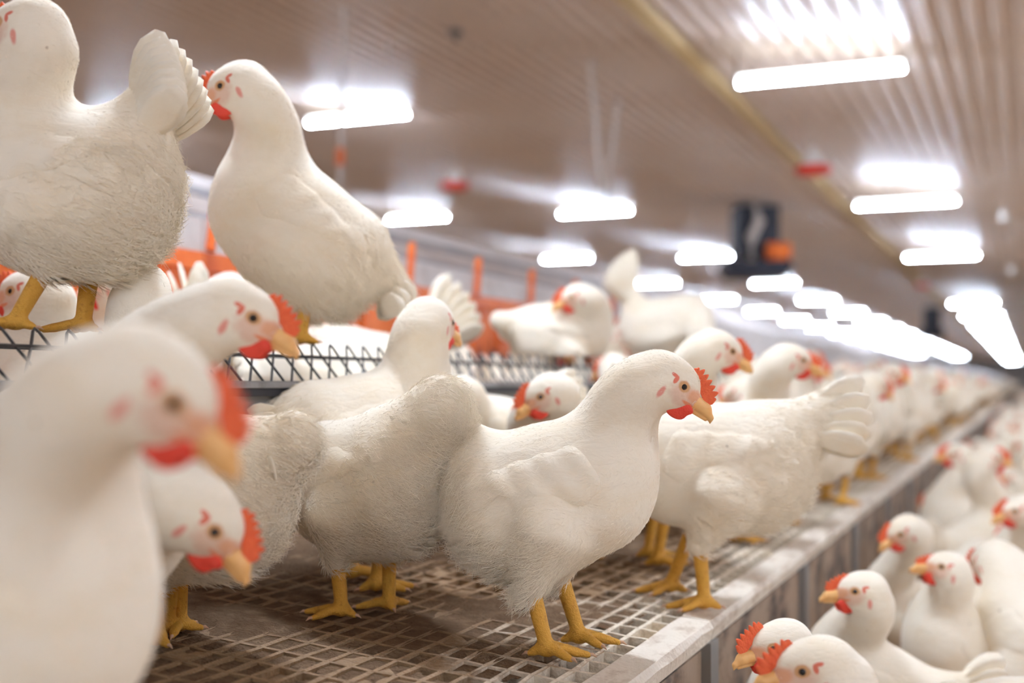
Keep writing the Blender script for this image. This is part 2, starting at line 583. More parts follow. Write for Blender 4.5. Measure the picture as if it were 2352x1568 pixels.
k = 0
while PY0 + k * PANEL < 60:
    y = PY0 + k * PANEL
    link('slat_panel', panels[k % 3] if y < 9 else far_panel, plat, (0, y, 0))
    link('edge_rim', rim_m[k % 3], plat, (0, y, 0))
    link('side_board', side_m, plat, (0, y, 0))
    link('shadow_strip', gap_m, plat, (0, y, 0))
    link('post', brk_m, plat, (0, y, 0))
    k += 1

# dung crust lying over the grid in the middle of the platform
def vnoise(X, Y, seed):
    r2 = np.random.default_rng(seed)
    out = np.zeros_like(X)
    for o in range(5):
        f = 7.0 * 2.1 ** o
        for _ in range(4):
            a = r2.uniform(0, 2 * np.pi)
            ph = r2.uniform(0, 2 * np.pi)
            out += np.sin(f * (X * np.cos(a) + Y * np.sin(a)) + ph + 1.3 * np.sin(f * 0.6 * (Y * np.cos(a) - X * np.sin(a)) + ph * 2)) / (1.75 ** o)
    return out / 4


gx = np.arange(-1.42, -0.6, 0.0085)
gy = np.arange(1.0, 3.6, 0.0085)
XX, YY = np.meshgrid(gx, gy, indexing='ij')
nz = vnoise(XX, YY, 4)
bias = np.interp(XX, [-1.42, -1.3, -0.85, -0.68, -0.6], [-0.9, 0.05, 0.1, -0.35, -1.2])
hgt = 0.0075 * np.tanh((nz + bias) * 0.8) - 0.0015
ZZ = slat_z(XX) + hgt
keep = hgt > -0.0045
idx = np.full(XX.shape, -1)
cell = keep[:-1, :-1] | keep[1:, :-1] | keep[:-1, 1:] | keep[1:, 1:]
ci, cj = np.nonzero(cell)
Vd = np.stack([XX.ravel(), YY.ravel(), ZZ.ravel()], 1)
ny_ = XX.shape[1]
q = np.stack([ci * ny_ + cj, (ci + 1) * ny_ + cj, (ci + 1) * ny_ + cj + 1, ci * ny_ + cj + 1], 1)
used, inv = np.unique(q.ravel(), return_inverse=True)
dm = mesh('dung_crust', Vd[used], inv.reshape(-1, 4), M['dung'], True)
tag(link('dung_crust', dm, plat), 'brown dried dung caked over the slats', kind='stuff')

# ------------------------------------------------------------------ feeder trough with wire grill
TX = -1.2
tr = thing('feeder_trough', 'long dark grey feed trough topped by a zigzag wire grill', 'feeder', (TX, 0, ZC))
pr = [(0.062, 0.004), (0.062, -0.006), (0.055, -0.008), (0.047, -0.030), (0.045, -0.105), (-0.045, -0.105), (-0.047, -0.03), (-0.062, -0.006), (-0.062, 0.004), (-0.05, 0.0), (-0.04, -0.09), (0.04, -0.09), (0.05, 0.0)]
ch = MB()
for y in (0.3, 60.0):
    for a, b in pr:
        ch.v.append((a, y, b))
n = len(pr)
ch.f = [[i, (i + 1) % n, n + (i + 1) % n, n + i] for i in range(n)]
ch.f.append(list(range(n)))
ch.obj('trough_channel', M['troughm'], tr)
MB().box(0.060, 0.066, 0.3, 60, -0.0075, 0.002).obj('lip_rail', M['steel'], tr)
MB().box(0.048, 0.0595, 0.3, 60, -0.021, -0.0078).obj('under_rail', M['dark'], tr)
HP = 0.0605
hoop = MB()
pts = []
for s in (-1, 1):
    pass
hw = 0.85 * HP
pth = [(0.058, -hw, 0.0), (0.040, -hw * 0.35, 0.045), (0.031, -hw * 0.10, 0.066), (0.029, 0, 0.070), (0.031, hw * 0.10, 0.066), (0.040, hw * 0.35, 0.045), (0.058, hw, 0.0)]
hoop_m = MB().tube(pth, 0.0021, 6).data('grill_wire', M['wire'])
hoop_b = MB().tube([(-a, b, c) for a, b, c in pth], 0.0021, 6).data('grill_wire', M['wire'])
y = 1.29 - 12 * HP
stuff = MB()
while y < 14:
    if 0.75 < y < 5.2:
        link('grill_wire', hoop_m, tr, (0, y, 0))
    elif y >= 5.2:
        stuff.tube([(a, b + y, c) for a, b, c in pth], 0.0021, 4)
    y += HP
tag(stuff.obj('far_grill_wires', M['wire'], tr), kind='stuff')
for s in (-1, 1):
    MB().tube([(s * 0.040, 0.3, 0.047), (s * 0.040, 30, 0.047)], 0.0023, 6).obj('grill_rod', M['wire'], tr)
MB().tube([(0, 0.3, 0.0705), (0, 30, 0.0705)], 0.0, 3) if False else None
yy = 0.6
while yy < 30:
    b = MB()
    b.box(-0.03, 0.03, yy - 0.02, yy + 0.02, slat_z(TX) - ZC - 0.02, -0.104)
    b.obj('trough_leg', M['dark'], tr)
    yy += 2.6

# ------------------------------------------------------------------ nest boxes along the back of the platform
NX0 = -1.9
NW = 0.54
nz0 = slat_z(NX0)


def nest_meshes():
    out = []
    z = ZC
    out.append(('roof_fascia', MB().box(NX0 - 0.03, NX0 + 0.01, 0.0, NW - 0.004, z + 0.326, z + 0.41).data('roof_fascia', M['roofw'])))
    # stepped roof boards rising to the back
    for nm, a, b, m_, th in (('roof_board', (0.035, 0.400), (0.105, 0.445), 'roofg', 0.016), ('roof_board', (0.107, 0.450), (0.23, 0.52), 'roofb', 0.018),
                             ('roof_board', (0.232, 0.525), (0.29, 0.560), 'roofg', 0.016), ('roof_board', (0.292, 0.565), (0.40, 0.625), 'roofw', 0.020)):
        b_ = MB()
        for yy in (0.0, NW - 0.003):
            b_.v += [(NX0 - a[0], yy, z + a[1]), (NX0 - b[0], yy, z + b[1]), (NX0 - b[0], yy, z + b[1] - th), (NX0 - a[0], yy, z + a[1] - th)]
        b_.f = [[0, 1, 5, 4], [1, 2, 6, 5], [2, 3, 7, 6], [3, 0, 4, 7], [3, 2, 1, 0], [4, 5, 6, 7]]
        out.append((nm, b_.data(nm, M[m_])))
    out.append(('back_wall', MB().box(NX0 - 0.40, NX0 - 0.36, 0, NW, nz0 - .1, z + 0.60).data('back_wall', M['roofb'])))
    out.append(('side_wall', MB().box(NX0 - 0.36, NX0 - 0.012, 0, 0.014, nz0 - .05, z + 0.395).data('side_wall', M['navy'])))
    out.append(('inner_panel', MB().box(NX0 - 0.16, NX0 - 0.14, 0.015, NW, nz0, z + 0.34).data('inner_panel', M['navy'])))
    out.append(('front_beam', MB().box(NX0 - 0.012, NX0 + 0.014, 0.0, NW - 0.003, z + 0.281, z + 0.3255).data('front_beam', M['orange'])))
    out.append(('front_sill', MB().box(NX0 - 0.012, NX0 + 0.014, 0.0, NW - 0.003, nz0 - 0.01, nz0 + 0.07).data('front_sill', M['orange'])))
    for yy in (0.0, NW / 2):
        out.append(('front_post', MB().box(NX0 - 0.010, NX0 + 0.012, yy + 0.001, yy + 0.034, nz0 + 0.07, z + 0.2808).data('front_post', M['orange'])))
    # two curtains: slightly bowed, slit into strips at the hem
    for yy in (0.036, NW / 2 + 0.036):
        b_ = MB()
        w = NW / 2 - 0.04
        ns, nh = 4, 4
        for s in range(ns):
            ya, yb = yy + w * s / ns + 0.002, yy + w * (s + 1) / ns - 0.002
            v0 = len(b_.v)
            for h in range(nh + 1):
                tt = h / nh
                bow = NX0 - 0.001 + 0.012 * math.sin(tt * 2.4 + s * 1.3) * tt
                zz = z + 0.280 - tt * (0.155 + 0.02 * ((s * 7) % 3))
                b_.v += [(bow, ya, zz), (bow, yb, zz), (bow - 0.003, ya, zz), (bow - 0.003, yb, zz)]
            for h in range(nh):
                p_ = v0 + h * 4
                b_.f += [[p_, p_ + 1, p_ + 5, p_ + 4], [p_ + 2, p_ + 6, p_ + 7, p_ + 3], [p_, p_ + 4, p_ + 6, p_ + 2], [p_ + 1, p_ + 3, p_ + 7, p_ + 5]]
            b_.f.append([v0 + nh * 4, v0 + nh * 4 + 1, v0 + nh * 4 + 3, v0 + nh * 4 + 2])
        out.append(('curtain', b_.data('curtain', M['orange'])))
    out.append(('roof_lever', MB().tube([(NX0 + 0.016, 0.02, z + 0.33), (NX0 + 0.012, 0.05, z + 0.465)], 0.014, 8).data('roof_lever', M['orange'])))
    return out


nm_ = nest_meshes()
y = 4.19 - 0.02 - NW * 6
i = 0
while y < 7.2:
    t = thing('nest_box', 'grey roofed nest box with orange plastic curtain front in the long nest row', 'nest box', (0, y, 0), 0, 'nest boxes along the platform')
    for nmn, me in nm_:
        link(nmn, me, t)
    y += NW
    i += 1
b = MB()
b.box(NX0 - 0.40, NX0, y, END - 5, 0, ZC + 0.345)
b.v += [(NX0, y, ZC + .41), (NX0 - .4, y, ZC + .62), (NX0 - .4, END - 5, ZC + .62), (NX0, END - 5, ZC + .41), (NX0, y, ZC + .34), (NX0, END - 5, ZC + .34)]
n = len(b.v) - 6
b.f += [[n, n + 1, n + 2, n + 3], [n, n + 3, n + 5, n + 4]]
tag(b.obj('nest_row', M['roofw']), 'far end of the nest row fading into the distance', 'nest box')

# ------------------------------------------------------------------ hanging gear
def drinker(px, py, dia_px, z, label):
    d = (z) * F / (HY - py)
    p = P(px, py, d)
    s = dia_px * 1.35 * d / F / 0.26
    t = thing('bell_drinker', label, 'drinker', (p[0], p[1], p[2]))
    t.scale = (s, s, s)
    MB().lathe([(0.0, 0.17), (0.018, 0.168), (0.022, 0.13), (0.05, 0.115), (0.078, 0.06), (0.09, 0.0), (0.082, 0.0), (0.07, 0.055), (0.0, 0.10)], 24).obj('bell', M['whitepl'], t, smooth=True)
    MB().lathe([(0.075, 0.012), (0.085, -0.012), (0.122, -0.016), (0.130, 0.018), (0.134, 0.018), (0.128, -0.035), (0.07, -0.05), (0.0, -0.05)], 24).obj('water_pan', M['redpl'], t, smooth=True)
    top = (ceil_z(p[0]) - p[2]) / s
    MB().tube([(0, 0, 0.165), (0, 0, top)], 0.006, 6).obj('suspension_cord', M['cord'], t)
    return t


drinker(1868, 388, 60, 2.2, 'red and white bell drinker hanging near the yellow timber, the nearest')
drinker(1045, 425, 48, 2.55, 'red and white bell drinker hanging left of centre over the lamps')
drinker(2121, 655, 24, 2.15, 'faint red and white bell drinker far off, right of the timber end')

# feed hopper
hd = 18.6
hp = P(1735, 620, hd)
HX, HYY, HZ = hp
t = thing('feed_hopper', 'black hanging feed hopper with wide tray and orange motor', 'hopper', (HX, HYY, HZ))
t.rotation_euler = (0, 0, TH)
hc = ceil_z(HX) - HZ
MB().box(-0.32, 0.30, -0.3, 0.3, 0.22, hc - 0.05).obj('hopper_column', M['navy'], t)
b = MB()
b.v = [(-.51, -.4, .02), (.49, -.4, .02), (.49, .4, .02), (-.51, .4, .02), (-.40, -.33, -.13), (.38, -.33, -.13), (.38, .33, -.13), (-.40, .33, -.13),
       (-.45, -.36, .14), (.43, -.36, .14), (.43, .36, .14), (-.45, .36, .14)]
b.f = [[4, 5, 1, 0], [5, 6, 2, 1], [6, 7, 3, 2], [7, 4, 0, 3], [7, 6, 5, 4], [0, 1, 9, 8], [1, 2, 10, 9], [2, 3, 11, 10], [3, 0, 8, 11], [8, 9, 10, 11]]
b.obj('feed_tray', M['navy'], t)
MB().box(-0.2, 0.2, -0.2, 0.2, 0.13, 0.23).obj('throat', M['dark'], t)
b = MB().tube([(0.08, -0.42, 0.24), (0.42, -0.42, 0.24)], [0.13, 0.13], 14)
b.box(0.14, 0.34, -0.5, -0.34, 0.12, 0.2)
b.obj('motor', M['orange'], t, smooth=False)
b = MB().tube([(-0.10, -0.40, hc), (-0.02, -0.42, hc * 0.7), (-0.14, -0.42, hc * 0.45), (-0.14, -0.42, 0.1)], 0.075, 12)
b.obj('feed_hose', M['cord'], t, smooth=True)
# second hopper far away
hd2 = 42.0
hp = P(2140, 770, hd2)
t = thing('feed_hopper', 'tiny dark feed hopper far off between the two lamp rows', 'hopper', tuple(hp))
t.rotation_euler = (0, 0, TH)
MB().box(-0.2, 0.2, -0.3, 0.3, 0.25, ceil_z(hp[0]) - hp[2] - 0.05).obj('hopper_column', M['navy'], t)
MB().box(-0.3, 0.3, -0.35, 0.35, -0.1, 0.24).obj('feed_tray', M['navy'], t)
# winch cords from the ceiling
for (x0, y0_, x1, y1_, dd, lab) in ((793, -60, 782, 420, 9.0, 'thin pale winch cord with an orange bead behind the perched hens'),
                                    (1343, -60, 1378, 430, 9.5, 'thin pale winch cord left of centre, slightly slanting right'),
                                    (1440, 60, 1392, 470, 11.0, 'pale winch cord hanging beside the yellow timber, slanting left'),
                                    (898, -60, 893, 120, 10.0, 'short pale winch cord at the top, right of the first')):
    a = P(x0, y0_, dd)
    b_ = P(x1, y1_, dd + (1.5 if x1 > 1000 else 0))
    top = a + (b_ - a) * ((ceil_z(a[0]) - a[2]) / (b_[2] - a[2]))
    t = thing('winch_cord', lab, 'cord', tuple(top))
    MB().tube([(0, 0, 0), tuple(b_ - top)], 0.024 if dd > 9.2 else 0.02, 6).obj('cord', M['cord'], t)
    if 'bead' in lab:
        q = P(781, 360, dd) - top
        MB().lathe([(0, 0.07), (0.03, 0.06), (0.034, -0.06), (0, -0.07)], 12).obj('bead', M['orange'], t, tuple(q))
    else:
        MB().lathe([(0, 0.02), (0.02, 0.01), (0.02, -0.02), (0, -0.03)], 10).obj('cord_knot', M['cord'], t, tuple(b_ - top))
# white knobs put in for small bright reflections at the right
for px, py, lab in ((2305, 498, 'upper small white insulator knob at the right edge, by the ribs'), (2322, 620, 'lower small white insulator knob at the right edge')):
    d = 9.0 if py < 550 else 12.0
    p = P(px, py, d)
    t = thing('glint_knob', lab, 'glint', tuple(p))
    MB().lathe([(0, 0.045), (0.03, 0.04), (0.022, 0.012), (0.034, -0.01), (0.03, -0.04), (0, -0.045)], 14).obj('knob', M['whitepl'], t, smooth=True)
    MB().tube([(0, 0, 0.04), (0, 0, ceil_z(p[0]) - p[2])], 0.0025, 5).obj('suspension_cord', M['cord'], t)
# red and pink hanging drinker cut by the top left corner
p = P(52, -10, 4.6)
t = thing('bell_drinker', 'pinkish drinker cut off by the top left corner', 'drinker', tuple(p))
MB().lathe([(0.0, 0.17), (0.018, 0.168), (0.022, 0.13), (0.03, 0.10), (0.036, 0.0), (0.0, -0.02)], 16).obj('bell', M['redpl'], t, smooth=True)
MB().lathe([(0.03, 0.0), (0.034, -0.03), (0.02, -0.06), (0.0, -0.07)], 16).obj('water_pan', M['whitepl'], t, smooth=True)
MB().tube([(0, 0, 0.165), (0, 0, ceil_z(p[0]) - p[2])], 0.005, 6).obj('suspension_cord', M['cord'], t)


# ================================================================== hens
def ry(a):
    c, s = math.cos(a), math.sin(a)
    return np.array([[c, 0, -s], [0, 1, 0], [s, 0, c]])      # +a lifts +x towards +z


def rz(a):
    c, s = math.cos(a), math.sin(a)
    return np.array([[c, -s, 0], [s, c, 0], [0, 0, 1]])


def s_ell(Q, c, r, R=None):
    p = Q - np.asarray(c)
    if R is not None:
        p = p @ R
    r = np.asarray(r)
    k0 = np.sqrt(((p / r) ** 2).sum(-1))
    k1 = np.sqrt(((p / (r * r)) ** 2).sum(-1)) + 1e-9
    return k0 * (k0 - 1) / k1


def s_cone(Q, a, b, ra, rb):
    a, b = np.asarray(a, float), np.asarray(b, float)
    ab = b - a
    p = Q - a
    t = np.clip((p @ ab) / (ab @ ab), 0, 1)
    return np.sqrt(((p - t[..., None] * ab) ** 2).sum(-1)) - (ra + (rb - ra) * t)


def smin(a, b, k):
    h = np.clip(0.5 + 0.5 * (b - a) / k, 0, 1)
    return b * (1 - h) + a * h - k * h * (1 - h)


CORN = [(0, 0, 0), (1, 0, 0), (0, 1, 0), (1, 1, 0), (0, 0, 1), (1, 0, 1), (0, 1, 1), (1, 1, 1)]
EDG = [(a, b) for a in range(8) for b in range(a + 1, 8) if bin(a ^ b).count('1') == 1]


def nets(fn, lo, hi, h):
    """surface-nets mesh of fn < 0"""
    lo, hi = np.asarray(lo, float), np.asarray(hi, float)
    n = np.ceil((hi - lo) / h).astype(int) + 1
    ax = [lo[i] + h * np.arange(n[i]) for i in range(3)]
    Q = np.stack(np.meshgrid(*ax, indexing='ij'), -1)
    f = fn(Q)
    s = f < 0
    cs = np.zeros(n - 1, int)
    for c in CORN:
        cs += s[c[0]:n[0] - 1 + c[0], c[1]:n[1] - 1 + c[1], c[2]:n[2] - 1 + c[2]]
    mask = (cs > 0) & (cs < 8)
    ij = np.argwhere(mask)
    fc = np.stack([f[ij[:, 0] + c[0], ij[:, 1] + c[1], ij[:, 2] + c[2]] for c in CORN], 1)
    pos = np.zeros((len(ij), 3))
    cnt = np.zeros(len(ij))
    ca = np.array(CORN, float)
    for a, b in EDG:
        x = (fc[:, a] < 0) != (fc[:, b] < 0)
        t = fc[x, a] / (fc[x, a] - fc[x, b])
        pos[x] += ca[a] + t[:, None] * (ca[b] - ca[a])
        cnt[x] += 1
    V = lo + h * (ij + pos / cnt[:, None])
    vid = np.full(mask.shape, -1)
    vid[mask] = np.arange(len(ij))
    quads = []
    for axn in range(3):
        u, v = (axn + 1) % 3, (axn + 2) % 3
        sl0 = [slice(1, -1)] * 3
        sl1 = [slice(1, -1)] * 3
        sl0[axn] = slice(0, n[axn] - 1)
        sl1[axn] = slice(1, n[axn])
        s0, s1 = s[tuple(sl0)], s[tuple(sl1)]
        e = np.argwhere(s0 != s1)
        if not len(e):
            continue
        fl = s0[tuple(e.T)]
        e = e + 1
        e[:, axn] -= 1
        du = np.zeros(3, int); du[u] = 1
        dv = np.zeros(3, int); dv[v] = 1
        q = np.stack([vid[tuple((e - du - dv).T)], vid[tuple((e - dv).T)], vid[tuple(e.T)], vid[tuple((e - du).T)]], 1)
        q[~fl] = q[~fl][:, ::-1]
        quads.append(q)
    Qd = np.concatenate(quads)
    return V, Qd[(Qd >= 0).all(1)]


# ---- shared head parts (head frame: origin between the eyes, x along the beak, z up)
def head_sdf(Q):
    d = s_ell(Q, (-0.014, 0, 0.001), (0.040, 0.0245, 0.030))
    d = smin(d, s_ell(Q, (-0.032, 0, -0.002), (0.034, 0.026, 0.027)), 0.012)
    d = smin(d, s_cone(Q, (0.004, 0, -0.006), (0.022, 0, -0.007), 0.021, 0.0105), 0.010)
    d = smin(d, s_ell(Q, (-0.004, 0, -0.019), (0.028, 0.0215, 0.017)), 0.010)
    return d


ys = np.linspace(0.010, 0.035, 200)
EY = ys[np.argmin(np.abs(head_sdf(np.stack([np.zeros(200), ys, np.zeros(200)], -1))))]
LY = ys[np.argmin(np.abs(head_sdf(np.stack([np.full(200, -0.024), ys, np.full(200, -0.010)], -1))))]


def beak_sdf(Q):
    q = Q * np.array([1, 1.15, 1])
    u = s_cone(q, (0.020, 0, -0.0065), (0.044, 0, -0.0062), 0.0118, 0.0090)
    u = smin(u, s_cone(q, (0.044, 0, -0.0062), (0.057, 0, -0.0112), 0.0086, 0.0046), 0.004)
    u = smin(u, s_cone(q, (0.057, 0, -0.0112), (0.0615, 0, -0.0180), 0.0040, 0.0009), 0.003)
    l = s_cone(q, (0.010, 0, -0.0185), (0.053, 0, -0.0172), 0.0056, 0.0024)
    return np.minimum(u, l)


V, Q_ = nets(beak_sdf, (0.003, -0.014, -0.028), (0.068, 0.014, 0.010), 0.0013)
A_beak = (V, Q_)


def comb_arrays(nc=57, teeth=7, hmax=0.0205):
    V, Fc = [], []
    for i in range(nc):
        t = i / (nc - 1)
        bx_, bz_ = 0.044 - 0.047 * t, 0.0005 + 0.0215 * t + 0.006 * math.sin(math.pi * t) * 0.6
        h = hmax * min(1.0, 0.35 + 0.65 * (t / 0.16)) * (1.0 - max(0.0, t - 0.86) * 4.0)
        ph = (t * teeth) % 1.0
        h *= 1 - 0.36 * (abs(2 * ph - 1) ** 1.5) * (1 if 0.04 < t < 0.96 else 0.3)
        nx_, nz_ = 0.66 - 0.62 * t, 0.78 + 0.16 * t
        tz = 0.0029 * (1 if 0 < i < nc - 1 else 0.5)
        for hh, th in ((-0.004, tz * 1.2), (h * 0.35, tz), (h * 0.75, tz * 0.72), (h * 0.95, tz * 0.4)):
            V.append((bx_ + nx_ * hh, th, bz_ + nz_ * hh))
        V.append((bx_ + nx_ * h, 0, bz_ + nz_ * h))
        for hh, th in ((h * 0.95, tz * 0.4), (h * 0.75, tz * 0.72), (h * 0.35, tz), (-0.004, tz * 1.2)):
            V.append((bx_ + nx_ * hh, -th, bz_ + nz_ * hh))
    for i in range(nc - 1):
        for k in range(8):
            Fc.append([i * 9 + k, i * 9 + k + 1, (i + 1) * 9 + k + 1, (i + 1) * 9 + k])
    Fc.append(list(range(9)))
    Fc.append([(nc - 1) * 9 + k for k in range(9)][::-1])
    return np.array(V), Fc


A_comb = comb_arrays()


def wattle_sdf(Q):
    R = ry(math.radians(-8))
    d = s_ell(Q, (0.010, 0, -0.030), (0.0185, 0.0042, 0.0125), R)
    return smin(d, s_ell(Q, (0.020, 0, -0.021), (0.013, 0.0045, 0.007)), 0.006)


A_wat = nets(wattle_sdf, (-0.014, -0.007, -0.048), (0.038, 0.007, -0.010), 0.0016)


def sphere(c, r, sq=(1, 1, 1), n=10):
    V, Fc = [], []
    for i in range(n + 1):
        a = math.pi * i / n
        for k in range(2 * n):
            b = math.pi * k / n
            V.append((c[0] + r * sq[0] * math.sin(a) * math.cos(b), c[1] + r * sq[1] * math.cos(a), c[2] + r * sq[2] * math.sin(a) * math.sin(b)))
    for i in range(n):
        for k in range(2 * n):
            k2 = (k + 1) % (2 * n)
            Fc.append([i * 2 * n + k, i * 2 * n + k2, (i + 1) * 2 * n + k2, (i + 1) * 2 * n + k])
    return np.array(V), Fc


ME = {}
ME['comb'] = mesh('comb', *A_comb, M['comb'], True)
ME['beak'] = mesh('beak', *A_beak, M['beak'], True)
ME['nostril'] = {}
for s in (-1, 1):
    ME['wattle', s] = mesh('wattle', A_wat[0] + np.array([0, s * 0.0105, 0]), A_wat[1], M['wattle'], True)
    ME['eye', s] = mesh('eye', *sphere((0.0, s * (EY - 0.0034), 0.0), 0.0063), M['iris'], True)
    ME['pupil', s] = mesh('pupil', *sphere((0.0, s * (EY - 0.0009), 0.0), 0.0060, (0.84, 0.92, 0.84)), M['pupil'], True)
    ME['earlobe', s] = mesh('earlobe', *sphere((-0.0235, s * (LY + 0.0005), -0.0095), 0.0085, (0.9, 0.42, 1.05)), M['lobe'], True)
    ME['nostril', s] = mesh('nostril', *sphere((0.0415, s * 0.0063, -0.0055), 0.0026, (1.1, 0.5, 0.55), 6), M['nostril'], True)


# ---- legs
LEGS = {}


def leg_meshes(lean, spread=1.0):
    key = (round(lean, 2), spread)
    if key in LEGS:
        return LEGS[key]
    hock = np.array([lean * 0.09, 0, 0.118])
    toes = [(0, 0.060), (40 * spread, 0.050), (-40 * spread, 0.048), (172, 0.024)]
    segs = []
    for a, l in toes:
        a = math.radians(a)
        dv = np.array([math.cos(a), math.sin(a), 0])
        z0 = np.array([0, 0, 0.0135])
        p1, p2, p3 = z0 + dv * l * 0.36 + (0, 0, 0.0005), z0 + dv * l * 0.72 + (0, 0, -0.0045), z0 + dv * l + (0, 0, -0.0075)
        segs.append((z0, p1, p2, p3, dv))

    def fn(Q):
        d = s_cone(Q, (0, 0, 0.018), hock, 0.0102, 0.0124)
        d = smin(d, s_ell(Q, (0.002, 0, 0.014), (0.014, 0.0125, 0.0105)), 0.008)
        for z0, p1, p2, p3, dv in segs:
            t = s_cone(Q, z0, p1, 0.0086, 0.0072)
            t = smin(t, s_cone(Q, p1, p2, 0.0074, 0.0063), 0.002)
            t = smin(t, s_cone(Q, p2, p3, 0.0064, 0.0044), 0.002)
            d = smin(d, t, 0.0055)
        return d
    V, Fq = nets(fn, (-0.04, -0.056, -0.006), (0.076, 0.056, 0.132), 0.0028)
    leg = mesh('leg', V, Fq, M['leg'], True)
    claws = []
    for z0, p1, p2, p3, dv in segs:
        b = MB().tube([p3 - dv * 0.002, p3 + dv * 0.006 + np.array([0, 0, 0.0006]), p3 + dv * 0.012 + np.array([0, 0, -0.0035])], [0.0036, 0.0025, 0.0004], 6)
        claws.append(b.data('claw', M['claw'], True))
    LEGS[key] = (leg, claws, (V, Fq))
    return LEGS[key]


def feather_plate(base, dirv, side, L_, W_, curl, n=7):
    """a tail feather: a tapered, round-tipped, slightly curled thin plate"""
    base, dirv, side = np.array(base), np.array(dirv) / np.linalg.norm(dirv), np.array(side) / np.linalg.norm(side)
    nrm = np.cross(dirv, side)
    V = []
    for i in range(n + 1):
        t = i / n
        w = W_ * (0.45 + 0.55 * min(1, t * 2.2)) * (1 - max(0, t - 0.72) ** 2 * 9.5)
        w = max(w, W_ * 0.16)
        c = base + dirv * L_ * t + nrm * curl * t * t
        for s_, off in ((-1, 0), (-0.5, 0.0022), (0.5, 0.0022), (1, 0)):
            V.append(c + side * w * s_ * 0.5 + nrm * off)
        for s_, off in ((1, -0.0016), (-1, -0.0016)):
            V.append(c + side * w * s_ * 0.48 + nrm * off)
    Fc = []
    for i in range(n):
        for k in range(6):
            k2 = (k + 1) % 6
            Fc.append([i * 6 + k, i * 6 + k2, (i + 1) * 6 + k2, (i + 1) * 6 + k])
    Fc.append(list(range(6))[::-1])
    Fc.append([n * 6 + k for k in range(6)])
    return np.array(V), Fc


def cat_arrays(lst):
    V, Fc, mi, n = [], [], [], 0
    for v, f, m in lst:
        V.append(np.asarray(v))
        for q in f:
            Fc.append([int(i) + n for i in q])
            mi.append(m)
        n += len(v)
    return np.concatenate(V), Fc, mi


